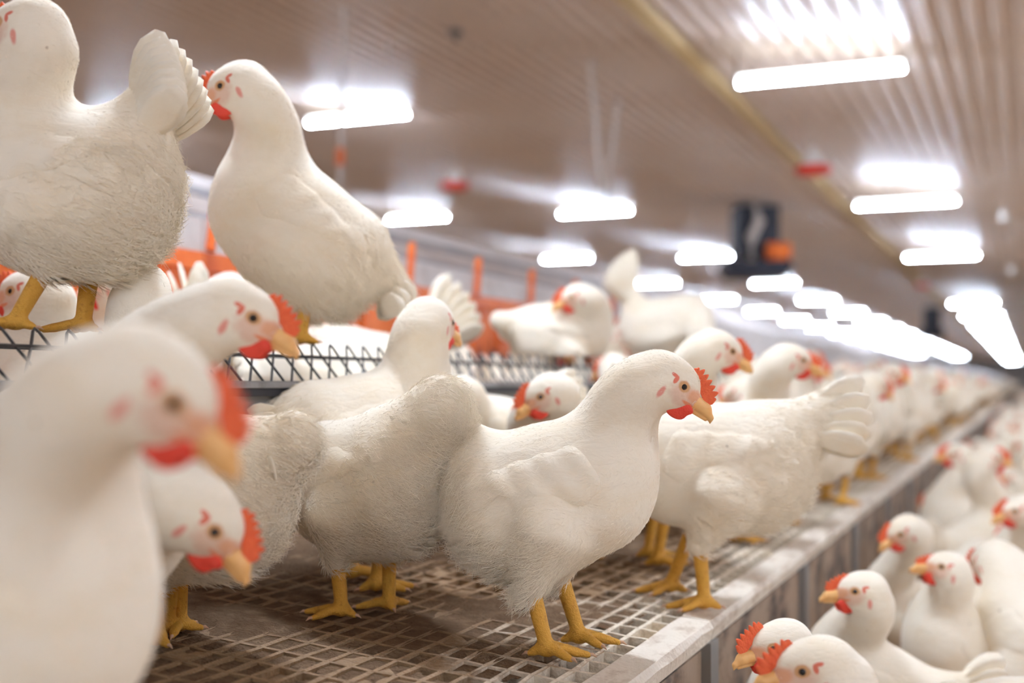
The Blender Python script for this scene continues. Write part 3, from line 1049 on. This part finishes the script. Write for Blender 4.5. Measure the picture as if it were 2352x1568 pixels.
def hen_shape(o):
    """arrays of one hen in its own frame (x forward, z up, origin on the ground under it, life size = 1)"""
    pit = math.radians(o.get('pitch', 6))
    Cb = np.array([o.get('bx', 0.0), 0, o.get('bz', 0.215)])
    Rb = ry(pit)
    fat = o.get('fat', 1.0)
    E = np.array(o.get('E', (0.183, 0, 0.378)), float)
    Rh = rz(math.radians(o.get('hyaw', 0))) @ ry(math.radians(o.get('hp', -35)))
    ta = math.radians(o.get('tail', 50))
    tl = o.get('tail_len', 1.0)
    legs = o.get('legs', [(0.0, 0.046, 8, 0.2), (0.0, -0.046, -8, 0.2)])
    st = Cb + Rb @ np.array([0.096, 0, 0.048])
    atp = E + Rh @ np.array([-0.034, 0, -0.014])
    Ln = np.linalg.norm(atp - st)
    n1 = np.array(o.get('nk', (0.22, 0, 0.97)), float)
    c1 = st + Ln * 0.40 * (Rb @ n1)
    c2 = atp + Ln * 0.33 * (Rh @ np.array(o.get('nh', (-0.62, 0, -0.78))))
    ts = np.linspace(0, 1, 9)[:, None]
    nk = st * (1 - ts) ** 3 + 3 * c1 * ts * (1 - ts) ** 2 + 3 * c2 * ts * ts * (1 - ts) + atp * ts ** 3
    nr = np.interp(np.linspace(0, 1, 9), [0, 0.35, 0.7, 1], [0.064, 0.053, 0.0445, 0.039])
    tb = np.array([-0.095, 0, 0.045])
    td = np.array([-math.cos(ta), 0, math.sin(ta)])

    tr0, tr1 = o.get('tr', (0.055, 0.030))

    def torso(B):
        d = s_ell(B, (0, 0, 0.004), (0.145, 0.092, 0.096))
        d = smin(d, s_ell(B, (0.072, 0, 0.010), (0.074, 0.080, 0.088)), 0.03)
        d = smin(d, s_ell(B, (-0.076, 0, -0.002), (0.080, 0.082, 0.090)), 0.03)
        d = smin(d, s_ell(B, (-0.025, 0, -0.045), (0.092, 0.078, 0.062)), 0.03)
        d = smin(d, s_ell(B, (0.02, 0, 0.062), (0.112, 0.070, 0.050)), 0.03)
        return d

    def lump(B):
        w = 38.0
        l = np.sin(B[..., 0] * w + 2 * np.sin(B[..., 2] * w * .7)) * np.sin(B[..., 1] * w * 1.1 + 1.7) * np.sin(B[..., 2] * w * 0.9 + 1.1 * np.sin(B[..., 0] * w * .8))
        return l * 0.0042 * np.clip(0.3 + (-B[..., 0] * 6) - B[..., 2] * 4, 0.15, 1.0)

    def fn(Q):
        B = (Q - Cb) @ Rb                        # body frame
        B = B / np.array([1, fat, 1])
        d = torso(B)
        tp = (B - tb) * np.array([1, 1.25, 1])
        d = smin(d, s_cone(tp, (0, 0, 0), td * 0.095 * tl, tr0, tr1), 0.04)
        dn = None
        for i in range(8):
            c = s_cone(Q, nk[i], nk[i + 1], nr[i], nr[i + 1])
            dn = c if dn is None else smin(dn, c, 0.012)
        d = smin(d, dn, 0.036)
        for (lx, ly, yaw, lean) in legs:
            a = math.radians(yaw)
            hk = np.array([lx + lean * 0.09 * math.cos(a), ly + lean * 0.09 * math.sin(a), 0.104 * o.get('legk', 1.0)])
            tp0 = Cb + Rb @ np.array([0.0, ly * 1.15, -0.040])
            d = smin(d, s_cone(Q, tp0, hk, 0.056, 0.0195), 0.022)
        d = smin(d, head_sdf((Q - E) @ Rh), 0.016)
        return d - lump(B)
    h = o.get('h', 0.006)
    pts = np.concatenate([nk, [E + Rh @ np.array([0.03, 0, 0.03])], [E], [Cb + Rb @ (tb + td * 0.13 * tl)], [Cb + (-.17, 0, 0)], [Cb + (.17, 0, 0)], [Cb + (0, 0, .13)]])
    lo = np.minimum(pts.min(0) - 0.075, Cb - (0.2, 0.135, 0.0))
    hi = np.maximum(pts.max(0) + 0.075, Cb + (0.0, 0.135, 0.0))
    lo[2] = min(0.082 * o.get('legk', 1.0), lo[2])
    lo[2] = max(lo[2], 0.004)
    V, Q4 = nets(fn, lo, hi, h)
    out = {'body': (V, Q4), 'E': E, 'Rh': Rh, 'Cb': Cb, 'Rb': Rb, 'hl': (V - E) @ Rh}
    # wings in the body frame
    for s in (1, -1):
        def wf(Q, s=s):
            B = Q / np.array([1, fat, 1])
            reg = np.zeros_like(Q)
            reg[..., 0], reg[..., 2] = B[..., 0], B[..., 2]
            g = s_cone(reg, (0.050, 0, 0.034), (-0.125, 0, 0.044), 0.056, 0.016)
            t_ = torso(B) - 0.0035 - 0.0010 * np.sin(Q[..., 0] * 150 + Q[..., 2] * 90)
            m_ = np.maximum(-(torso(B) + 0.012), 0.022 - s * B[..., 1])
            d = -smin(-t_, -g, 0.03)
            return np.maximum(d, m_)
        a, b = nets(wf, (-0.175, min(s * 0.01, s * 0.135), -0.06), (0.13, max(s * 0.01, s * 0.135), 0.125), max(h, 0.0055))
        out['wing', s] = (Cb + a @ Rb.T, b)
    # tail: pairs of feathers in a tent
    parts = []
    nf = o.get('nf', 6)
    for i in range(nf):
        for s in (1, -1):
            fr = i / max(1, nf - 1)
            a = ta + math.radians(16 - 48 * fr) * o.get('tail_fan', 1.0)
            dv = np.array([-math.cos(a), s * (0.05 + 0.14 * fr), math.sin(a)])
            sd = np.array([math.sin(a) * 0.88, s * (0.40 + 0.15 * fr), math.cos(a) * 0.88])
            bs = tb + td * 0.05 * tl + np.array([-0.01 * fr, s * (0.007 + 0.020 * fr), -0.022 * fr])
            v, f = feather_plate(bs, dv, sd, (0.112 - 0.030 * fr) * tl * (0.36 if nf == 3 else 1.0), 0.050, 0.008 * s)
            parts.append((Cb + v @ Rb.T, f, 0))
    out['tail'] = cat_arrays(parts)[:2]
    out['legs'] = legs
    return out


def fluff(sh, n, seed):
    """short soft barbs lying back over the plumage (a hair-curves part)"""
    r = np.random.default_rng(seed)
    V, Q4 = sh['body']
    for k in (1, -1):
        Q4 = np.concatenate([Q4, sh['wing', k][1] + len(V)])
        V = np.concatenate([V, sh['wing', k][0]])
    pick = r.integers(0, len(Q4), n)
    q = Q4[pick]
    a, b = r.random((n, 1)), r.random((n, 1))
    p = V[q[:, 0]] * (1 - a) * (1 - b) + V[q[:, 1]] * a * (1 - b) + V[q[:, 2]] * a * b + V[q[:, 3]] * (1 - a) * b
    nr = np.cross(V[q[:, 2]] - V[q[:, 0]], V[q[:, 3]] - V[q[:, 1]])
    nr /= np.linalg.norm(nr, axis=1, keepdims=True) + 1e-9
    hl = (p - sh['E']) @ sh['Rh']
    dist = np.linalg.norm(hl - np.array([-0.005, 0, -0.008]), axis=1)
    B = (p - sh['Cb']) @ sh['Rb']
    ok = (dist > 0.034)
    p, nr, B, dist = p[ok], nr[ok], B[ok], dist[ok]
    n = len(p)
    flow = np.tile(sh['Rb'] @ np.array([-0.9, 0, -0.35]), (n, 1))
    near = np.exp(-dist / 0.09)[:, None]
    flow = flow * (1 - near) + near * (sh['Rh'] @ np.array([-0.6, 0, -0.75]))
    flow += r.normal(0, 0.28, (n, 3))
    flow -= nr * (flow * nr).sum(1, keepdims=True)
    flow /= np.linalg.norm(flow, axis=1, keepdims=True) + 1e-9
    loose = np.clip(0.25 + (-B[:, 0] * 4.0) + (-B[:, 2] * 4.0), 0.12, 1.0)
    loose = loose * np.clip((dist - 0.03) / 0.10, 0.15, 1)
    ln = (0.009 + 0.021 * loose) * r.uniform(0.6, 1.25, n)
    up = (0.10 + 0.40 * loose) * r.uniform(0.5, 1.4, n)
    d1 = flow + nr * up[:, None]
    d2 = flow + nr * (up * 0.35)[:, None] + r.normal(0, 0.15, (n, 3)) + np.array([0, 0, -0.12]) * loose[:, None]
    P0 = p - nr * 0.0015
    P1 = P0 + d1 * ln[:, None] * 0.5
    P2 = P1 + d2 * ln[:, None] * 0.5
    pos = np.stack([P0, P1, P2], 1).reshape(-1, 3)
    hc = bpy.data.hair_curves.new('down_feathers')
    hc.add_curves([3] * n)
    hc.attributes['position'].data.foreach_set('vector', pos.astype(np.float32).ravel())
    ra = hc.attributes.get('radius') or hc.attributes.new('radius', 'FLOAT', 'POINT')
    ra.data.foreach_set('value', np.tile(np.array([0.00042, 0.00036, 0.00010], dtype=np.float32), n))
    hc.materials.append(M['down'])
    return hc


def hen(o, label, group=None, cat='hen'):
    """one hen as an Empty with parts; o gives its place, heading and pose"""
    s = o.get('s', 1.0)
    sh = hen_shape(o)
    t = thing('hen', label, cat, o['loc'], math.radians(o['a']) + TH, group)
    t.scale = (s, s, s)
    me = mesh('body', sh['body'][0], sh['body'][1], M['feather'], True)
    at = me.attributes.new('hl', 'FLOAT_VECTOR', 'POINT')
    at.data.foreach_set('vector', sh['hl'].astype(np.float32).ravel())
    link('body', me, t)
    for k in (1, -1):
        link('wing', mesh('wing', *sh['wing', k], M['wing'], True), t)
    link('tail', mesh('tail', *sh['tail'], M['wing'], True), t)
    mw = Matrix.LocRotScale(Vector(sh['E']), Matrix(sh['Rh'].tolist()), None)

    def hp_(name, me, parent=t, lab=None):
        q = link(name, me, parent)
        if parent is t:
            q.matrix_local = mw
        return q
    cb = hp_('comb', ME['comb'])
    c = o.get('comb', 1.0)
    if c != 1.0:
        cb.matrix_local = mw @ Matrix.Diagonal((1, 1, c, 1))
    bk = hp_('beak', ME['beak'])
    for k in (1, -1):
        hp_('wattle', ME['wattle', k])
        e = hp_('eye', ME['eye', k])
        hp_('pupil', ME['pupil', k], e)
        hp_('earlobe', ME['earlobe', k])
        hp_('nostril', ME['nostril', k], bk)
    if not o.get('nolegs'):
        for i, (lx, ly, yaw, lean) in enumerate(sh['legs']):
            leg, claws, _ = leg_meshes(lean, o.get('spread', 1.0))
            wx = o['loc'][0] + s * (lx * math.cos(t.rotation_euler.z) - ly * math.sin(t.rotation_euler.z))
            dz = 0.0
            if o.get('surf', 'slat') == 'slat':
                dz = (slat_z(wx) + 0.004 - o['loc'][2]) / s
            lo_ = link('leg', leg, t, (lx, ly, dz))
            lo_.rotation_euler = (0, 0, math.radians(yaw))
            lk = o.get('legk', 1.0)
            if lk != 1.0:
                lo_.scale = (1, 1, lk)
            for cm in claws:
                link('claw', cm, lo_)
    if o.get('fl'):
        tag(link('down_feathers', fluff(sh, o['fl'], len(label)), t), kind='stuff')
    return t


def local(o, p):
    """world point -> the hen's own frame"""
    a = math.radians(o['a']) + TH
    d = (np.array(p) - np.array(o['loc'])) / o.get('s', 1.0)
    return np.array([d[0] * math.cos(a) + d[1] * math.sin(a), -d[0] * math.sin(a) + d[1] * math.cos(a), d[2]])


def place(o, px=None, d=None, foot=None, surf='slat', z=None):
    if foot is not None:
        p = gnd(foot[0], foot[1], 'slat' if surf == 'slat' else 'floor')
    else:
        p = P(px, 880, d)
    if z is not None:
        p[2] = z
    elif surf == 'slat':
        p[2] = slat_z(p[0])
    elif surf == 'floor':
        p[2] = 0.0
    elif surf == 'trough':
        p[0] = TX
        q = (px - 1176.0) / F
        dd = TX / (q * CT - ST)
        p[1] = dd * (q * ST + CT)
        p[2] = ZC + 0.068
    o['loc'] = (float(p[0]), float(p[1]), float(p[2]))
    o['surf'] = surf
    return o


def aim(o, px, py, d, ha=0):
    o['E'] = local(o, P(px, py, d))
    o['hyaw'] = ha - o['a']
    return o


# ------------------------------------------------------------------ the hens one can tell apart
def H(label, pl, a, head=None, group=None, **kw):
    o = dict(a=a, **kw)
    place(o, **pl)
    if head:
        aim(o, *head)
    return hen(o, label, group)


# in focus, centre: standing at the edge of the slats
H('white hen in sharp focus standing in front, facing right with red comb', dict(foot=(1285, 1500)), -12,
  (1567, 888, 1.73, -4), hp=-37, pitch=9, tail=62, tail_len=0.75, h=0.0048, fl=30000, bx=-0.012, tr=(0.06, 0.042), nf=3,
  bz=0.222, legs=[(0.02, 0.050, 2, -0.35), (-0.010, -0.052, 6, -0.28)])
# just left of it: a fluffy hen seen from behind
H('fluffy white hen seen from behind, tail up, left of the sharp hen', dict(foot=(840, 1415)), 140,
  (835, 1190, 2.2, 120), hp=-50, pitch=-10, tail=30, tail_len=0.95, tr=(0.080, 0.056), nf=3, h=0.005, fl=30000, bz=0.196, legk=0.9,
  nk=(0.9, 0, -0.2), legs=[(0.0, 0.05, 20, 0.1), (0.0, -0.05, -20, 0.0)], spread=1.5)
H('white hen behind the fluffy one, long neck raised, face turned away right', dict(px=835, d=2.12), 32,
  (1012, 742, 2.18, 52), hp=-22, comb=0.6, nh=(-0.35, 0, -0.94), s=1.06, pitch=4, tail=0, tail_len=0.7, h=0.0055, fl=14000, bz=0.232)
# left foreground group
H('large blurred hen closest to the camera at the left, facing right', dict(px=-105, d=0.92), 4,
  (420, 925, 0.84, 0), hp=-42, s=1.0, pitch=18, h=0.006, bz=0.18, fl=8000)
H('hen stretching its blurred head low towards the right, below the nearest one', dict(px=90, d=1.34), 0,
  (505, 1214, 1.26, 0), hp=-52, pitch=-8, h=0.006, bz=0.20, nk=(0.95, 0, 0.15), nh=(-0.85, 0, -0.3), fl=8000)
H('white hen with head raised and bright red comb, facing right before the wire feeder', dict(px=140, d=1.40), 8,
  (592, 733, 1.37, -2), hp=-30, s=0.97, pitch=22, h=0.005, bz=0.262, legk=1.25, nk=(0.7, 0, 0.7), fl=14000)
H('fluffy white hen facing left behind the lowered head, yellow foot in front', dict(foot=(388, 1480)), 166,
  (235, 1000, 1.95, 180), hp=-10, pitch=-2, tail=22, tail_len=0.8, nf=3, tr=(0.06, 0.04), h=0.005, fl=30000, bx=-0.01, bz=0.195, legk=0.9,
  legs=[(0.0, 0.03, -20, 0.1), (0.012, -0.05, 60, 0.0)], spread=1.2)
H('hen seen from the back of its neck, tiny comb tip, beside the wire feeder', dict(px=318, d=1.70), 75,
  (348, 668, 1.74, 88), hp=-12, s=0.96, pitch=34, h=0.006, bz=0.205, fl=9000)
# on the feeder
H('hen perched on the wire feeder at top left with tall raised tail', dict(px=122, d=1.65, surf='trough'), 172,
  (22, 68, 1.60, 174), hp=-12, s=1.06, pitch=2, nh=(-0.2, 0, -0.98), tail=66, tail_len=1.0, nf=8, tail_fan=0.7, h=0.0055, bz=0.174, bx=0.0, legk=0.78, fl=24000,
  legs=[(0.03, 0.035, 10, -0.5), (-0.022, -0.035, -10, -0.15)])
H('hen perched upright on the wire feeder, tail hanging, turning left', dict(px=690, d=2.2, surf='trough'), 192,
  (513, 206, 2.10, 184), hp=-28, nh=(-0.2, 0, -0.98), s=1.08, pitch=34, tail=-14, tail_len=1.45, tr=(0.055, 0.012), nf=3, tail_fan=0.5, h=0.0065, bz=0.178, legk=0.80, fl=16000, bx=0.01,
  legs=[(0.0, 0.035, 8, -0.1), (0.0, -0.035, -8, 0.0)])
# right of the sharp hen
H('plump white hen at the platform edge right of centre, frayed tail to the right', dict(foot=(1575, 1385)), 172,
  (1425, 1060, 2.32, 180), hp=-45, s=1.08, pitch=-6, tail=18, tail_len=1.1, nf=5, tr=(0.06, 0.04), h=0.006, bz=0.222, bx=-0.05, nk=(0.85, 0, 0.0), fl=14000,
  legs=[(-0.03, 0.055, 6, 0.1), (0.025, -0.05, 14, -0.45)])
H('white hen behind the sharp one, head higher, facing right', dict(px=1500, d=2.62), 6,
  (1676, 808, 2.52, 2), hp=-30, h=0.0075, pitch=14, bz=0.225, tail=30)
H('white hen with lean neck facing right, just past the higher head', dict(px=1690, d=3.05), 2,
  (1839, 828, 2.95, 0), hp=-22, h=0.0075, pitch=14, tail=30, comb=0.8)
H('white hen with red comb facing left over the sharp hen\'s tail', dict(px=1130, d=2.75), 196,
  (1026, 913, 2.62, 215), hp=-30, h=0.0075, pitch=4, bz=0.205)
H('white hen with red face and wattle turned left behind the sharp hen\'s back', dict(px=1345, d=2.62), 190,
  (1232, 911, 2.45, 200), hp=-34, h=0.0075, pitch=4, bz=0.215, nk=(0.8, 0, 0.4))
H('hen at the platform edge, third along, legs apart, facing left', dict(foot=(1812, 1205)), 168, None, h=0.009,
  E=(0.16, 0, 0.36), bx=-0.02, pitch=-4, tail=48)
H('hen at the platform edge, fourth along, one yellow leg in view', dict(foot=(1915, 1158)), 20, None, h=0.010, s=1.02, tail=40)
H('hen at the platform edge, fifth along, broad breast toward us', dict(foot=(1985, 1103)), -50, None, h=0.010, s=1.05, E=(0.15, 0, 0.41), hp=-20)
H('hen at the platform edge, sixth along, yellow feet under it', dict(foot=(2072, 1058)), 10, None, h=0.010, s=1.05)
# perched further down the feeder
H('far blurred hen on the feeder, orange face turned left', dict(px=1290, d=4.6, surf='trough'), 20,
  (1306, 684, 3.38, 200), hp=-25, h=0.009, s=0.95, bz=0.06, legk=0.4, pitch=6, tail=15, nolegs=True, nf=3)
H('far blurred hen beyond the perched one with a tall white tail up', dict(px=1525, d=4.4, surf='trough'), -4,
  (1655, 790, 4.3, 0), hp=-40, h=0.009, s=0.98, tail=82, tail_len=1.6, bz=0.13, legk=0.5, nk=(0.9, 0, 0.1))
# behind the feeder at the left
H('hen behind the wire feeder at the left edge with red face and wattle', dict(px=170, d=2.15), 176,
  (38, 672, 2.1, 184), hp=-16, h=0.0075, s=1.1, pitch=8, bz=0.25, legk=1.15)
H('hen behind the wire feeder, under the tall tailed one, neck raised', dict(px=300, d=2.45), 150,
  (240, 655, 2.4, 170), hp=-18, h=0.008, s=1.08, pitch=14, bz=0.24, legk=1.1)
H('hen tail in front of the orange nest front, left of the perched hens', dict(px=420, d=2.85), 60, None, h=0.009,
  E=(0.17, 0, 0.42), s=1.15, tail=80, tail_len=1.4, bz=0.26, legk=1.2)
H('hen behind the feeder between the perched hens, tail tip raised', dict(px=540, d=2.75), 70, None, h=0.009, s=1.12, tail=70, tail_len=1.3, bz=0.25, legk=1.15)
H('pale hen behind the legs of the upright perched hen', dict(px=760, d=3.0), 160, None, h=0.009, s=1.12, tail=40, bz=0.24, legk=1.1, E=(0.15, 0, 0.30))
H('hen behind the upright perched hen with its tail showing by the orange nests', dict(px=870, d=3.35), 200, None, h=0.009, s=1.18, tail=70, tail_len=1.4, bz=0.25, legk=1.2, E=(0.17, 0, 0.33))
# on the litter at the right
H('hen on the litter cut by the bottom edge, white crown and red comb, facing left', dict(px=2010, d=1.62, surf='floor'), 176,
  (1830, 1532, 1.50, 184), hp=-14, h=0.005, pitch=10, fl=12000, bz=0.235, legk=1.1)
H('hen on the litter with long red wattles, half behind the bottom crown', dict(px=1905, d=2.08, surf='floor'), 170,
  (1760, 1482, 1.88, 196), hp=-16, nh=(-0.3, 0, -0.95), h=0.006, pitch=12, bz=0.21, comb=1.1)
H('hen on the litter with upright neck and scarlet comb facing left', dict(px=2010, d=2.42, surf='floor'), 168,
  (1953, 1353, 2.32, 186), hp=-6, nh=(-0.25, 0, -0.97), h=0.006, pitch=24, bz=0.23, legk=1.08, comb=0.85)
H('hen on the litter with orange face, second upright neck, facing left', dict(px=2210, d=2.80, surf='floor'), 200,
  (2152, 1298, 2.72, 184), hp=2, nh=(-0.25, 0, -0.97), h=0.007, pitch=24, bz=0.23, legk=1.08, comb=0.7)
H('hen on the litter stretching left with dark red face near the side boards', dict(px=2130, d=3.25, surf='floor'), 176,
  (2058, 1225, 3.1, 190), hp=-32, h=0.008, pitch=6, nk=(0.9, 0, 0.2))
H('round backed white hen on the litter behind the upright necks', dict(px=2235, d=3.7, surf='floor'), 60, None, h=0.009, s=1.05, E=(0.18, 0, 0.30), tail=20)
H('white hen on the litter with yellow stained tail at the bottom right', dict(px=2200, d=2.05, surf='floor'), 20, None, h=0.0065, s=1.0,
  E=(0.19, 0, 0.30), tail=35, bz=0.22, fl=9000)
H('white hen on the litter filling the lower right corner', dict(px=2400, d=2.7, surf='floor'), 120, None, h=0.008, s=1.1, E=(0.15, 0, 0.40), pitch=20, bz=0.24)
H('white hen on the litter, slim raised neck by the dark side boards', dict(px=2215, d=4.6, surf='floor'), 150,
  (2185, 1042, 4.6, 180), hp=-10, h=0.009, s=1.1, pitch=22, bz=0.26, legk=1.2)
H('white hen on the litter with orange face right of the slim neck', dict(px=2255, d=4.2, surf='floor'), 20,
  (2285, 1052, 4.15, 0), hp=-10, h=0.009, s=1.1, pitch=22, bz=0.26, legk=1.2)
H('white hen on the litter at the right edge, dark red face', dict(px=2375, d=3.5, surf='floor'), 170,
  (2322, 1172, 3.4, 184), hp=-20, h=0.009, pitch=10, s=1.05)

# ------------------------------------------------------------------ the crowd: a few models copied with all their parts
def copy_tree(o, parent=None):
    c = o.copy()
    C.objects.link(c)
    c.parent = parent
    for chd in o.children:
        copy_tree(chd, c)
    return c


taken = []
for o in bpy.data.objects:
    if o.parent is None and o.name.startswith('hen'):
        taken.append((o.location.x, o.location.y))
poses = [dict(E=(0.183, 0, 0.378), tail=45), dict(E=(0.13, 0, 0.445), hp=-15, pitch=18, tail=25),
         dict(E=(0.20, 0, 0.27), hp=-55, pitch=-4, tail=55, nk=(0.9, 0, 0.0)), dict(E=(0.15, 0.03, 0.40), hyaw=40, hp=-20, pitch=12, tail=60, tail_len=1.3)]


def free(x, y, r=0.21):
    return all((x - a) ** 2 + (y - b) ** 2 > r * r for a, b in taken)


spots = []
rs = random.Random(11)
tries = 0
while len(spots) < 110 and tries < 30000:
    tries += 1
    y = rs.uniform(1.6, 13.0)
    on = rs.random() < 0.62
    x = rs.uniform(-1.72, -0.62) if on else rs.uniform(-0.28, 0.75)
    if on and abs(x - TX) < 0.17:
        continue
    if on and y < 3.0 and x > -1.4:
        continue
    if not on and y < 3.6:
        continue
    dpt = y * CT - x * ST
    px = 1176 + F * (x * CT + y * ST) / dpt
    if px < (900 if x > -1.3 else 330) or px > 2500:
        continue
    if free(x, y, 0.24 if y > 4.5 else 0.30):
        taken.append((x, y))
        spots.append((x, y, on))
protos = []
for i, (x, y, on) in enumerate(spots):
    z = slat_z(x) if on else 0.0
    lab = 'blurred white hen in the standing crowd on the slats beyond the sharp hens' if on else 'blurred white hen in the crowd on the litter beside the platform'
    grp = 'crowd on the slats' if on else 'crowd on the litter'
    ang = rs.uniform(-180, 180)
    if i < 4:
        o = dict(a=ang, loc=(x, y, z), surf='floor', h=0.0105, **poses[i])
        protos.append(hen(o, lab, grp))
        continue
    c = copy_tree(protos[i % 4])
    c.location = (x, y, z)
    c.rotation_euler = (0, 0, math.radians(ang) + TH)
    k = rs.uniform(0.95, 1.12)
    c.scale = (k, k, k)
    tag(c, lab, 'hen', grp)

# far hens: too small to show parts, one mesh each
far = []
for i, ps in enumerate(poses):
    sh = hen_shape(dict(h=0.018, nf=3, **ps))
    lst = [(sh['body'][0], sh['body'][1], 0), (sh['tail'][0], sh['tail'][1], 0)]
    Rt, E = sh['Rh'], sh['E']
    cv, cf = comb_arrays(9, 2)
    lst.append((E + (cv * np.array([1, 1.6, 1])) @ Rt.T, cf, 1))
    for s in (1, -1):
        v, f = sphere((0.012, s * 0.011, -0.028), 0.016, (1, 0.5, 0.8), 4)
        lst.append((E + v @ Rt.T, f, 1))
        v, f = sphere((0.012, s * 0.019, -0.004), 0.016, (1, 0.35, 0.8), 4)
        lst.append((E + v @ Rt.T, f, 3))
    v, f = sphere((0.04, 0, -0.010), 0.020, (1, 0.5, 0.5), 4)
    lst.append((E + v @ Rt.T, f, 2))
    for (lx, ly, yaw, lean) in sh['legs']:
        b = MB().tube([(lx, ly, 0.01), (lx, ly, 0.12)], 0.010, 5).tube([(lx - 0.02, ly, 0.008), (lx + 0.06, ly, 0.006)], 0.008, 5)
        lst.append((np.array(b.v), b.f, 2))
    V, Fc, mi = cat_arrays(lst)
    skin = bpy.data.materials.get('pink_skin') or mat('pink_skin', (0.78, 0.42, 0.32), rough=0.6)
    me = mesh('far_hen', V, Fc, [M['wing'], M['comb'], M['leg'], skin], True, mi)
    far.append((me, V, Fc, mi))
cnt, tries = 0, 0
while cnt < 215 and tries < 40000:
    tries += 1
    y = rs.uniform(12.5, 34.0)
    on = rs.random() < 0.5
    x = rs.uniform(-1.75, -0.62) if on else rs.uniform(-0.28, 1.1)
    if free(x, y, 0.24):
        taken.append((x, y))
        o = link('hen', far[cnt % 4][0], None, (x, y, slat_z(x) if on else 0.0))
        o.rotation_euler = (0, 0, rs.uniform(-3.1, 3.1))
        k = rs.uniform(0.95, 1.12)
        o.scale = (k, k, k)
        tag(o, 'tiny blurred white hen far down the slatted platform' if on else 'tiny blurred white hen far down the litter aisle', 'hen',
            'far hens on the platform' if on else 'far hens on the litter')
        cnt += 1
lst = []
for i in range(330):
    y = 34 + 66 * rs.random() ** 1.3
    on = rs.random() < 0.4
    x = rs.uniform(-1.75, -0.62) if on else rs.uniform(-0.28, 1.9)
    me, V, Fc, mi = far[i % 4]
    R = rz(rs.uniform(-3.1, 3.1))
    lst.append((V @ R.T + np.array([x, y, slat_z(x) if on else 0.0]), Fc, mi))
VV, FF, MM, n = [], [], [], 0
for v, f, mi in lst:
    VV.append(v)
    FF += [[k + n for k in q] for q in f]
    MM += mi
    n += len(v)
o = link('hen_flock', mesh('hen_flock', np.concatenate(VV), FF, list(far[0][0].materials), True, MM))
tag(o, 'mass of white hens fading out at the far end of the barn', 'flock', kind='stuff')
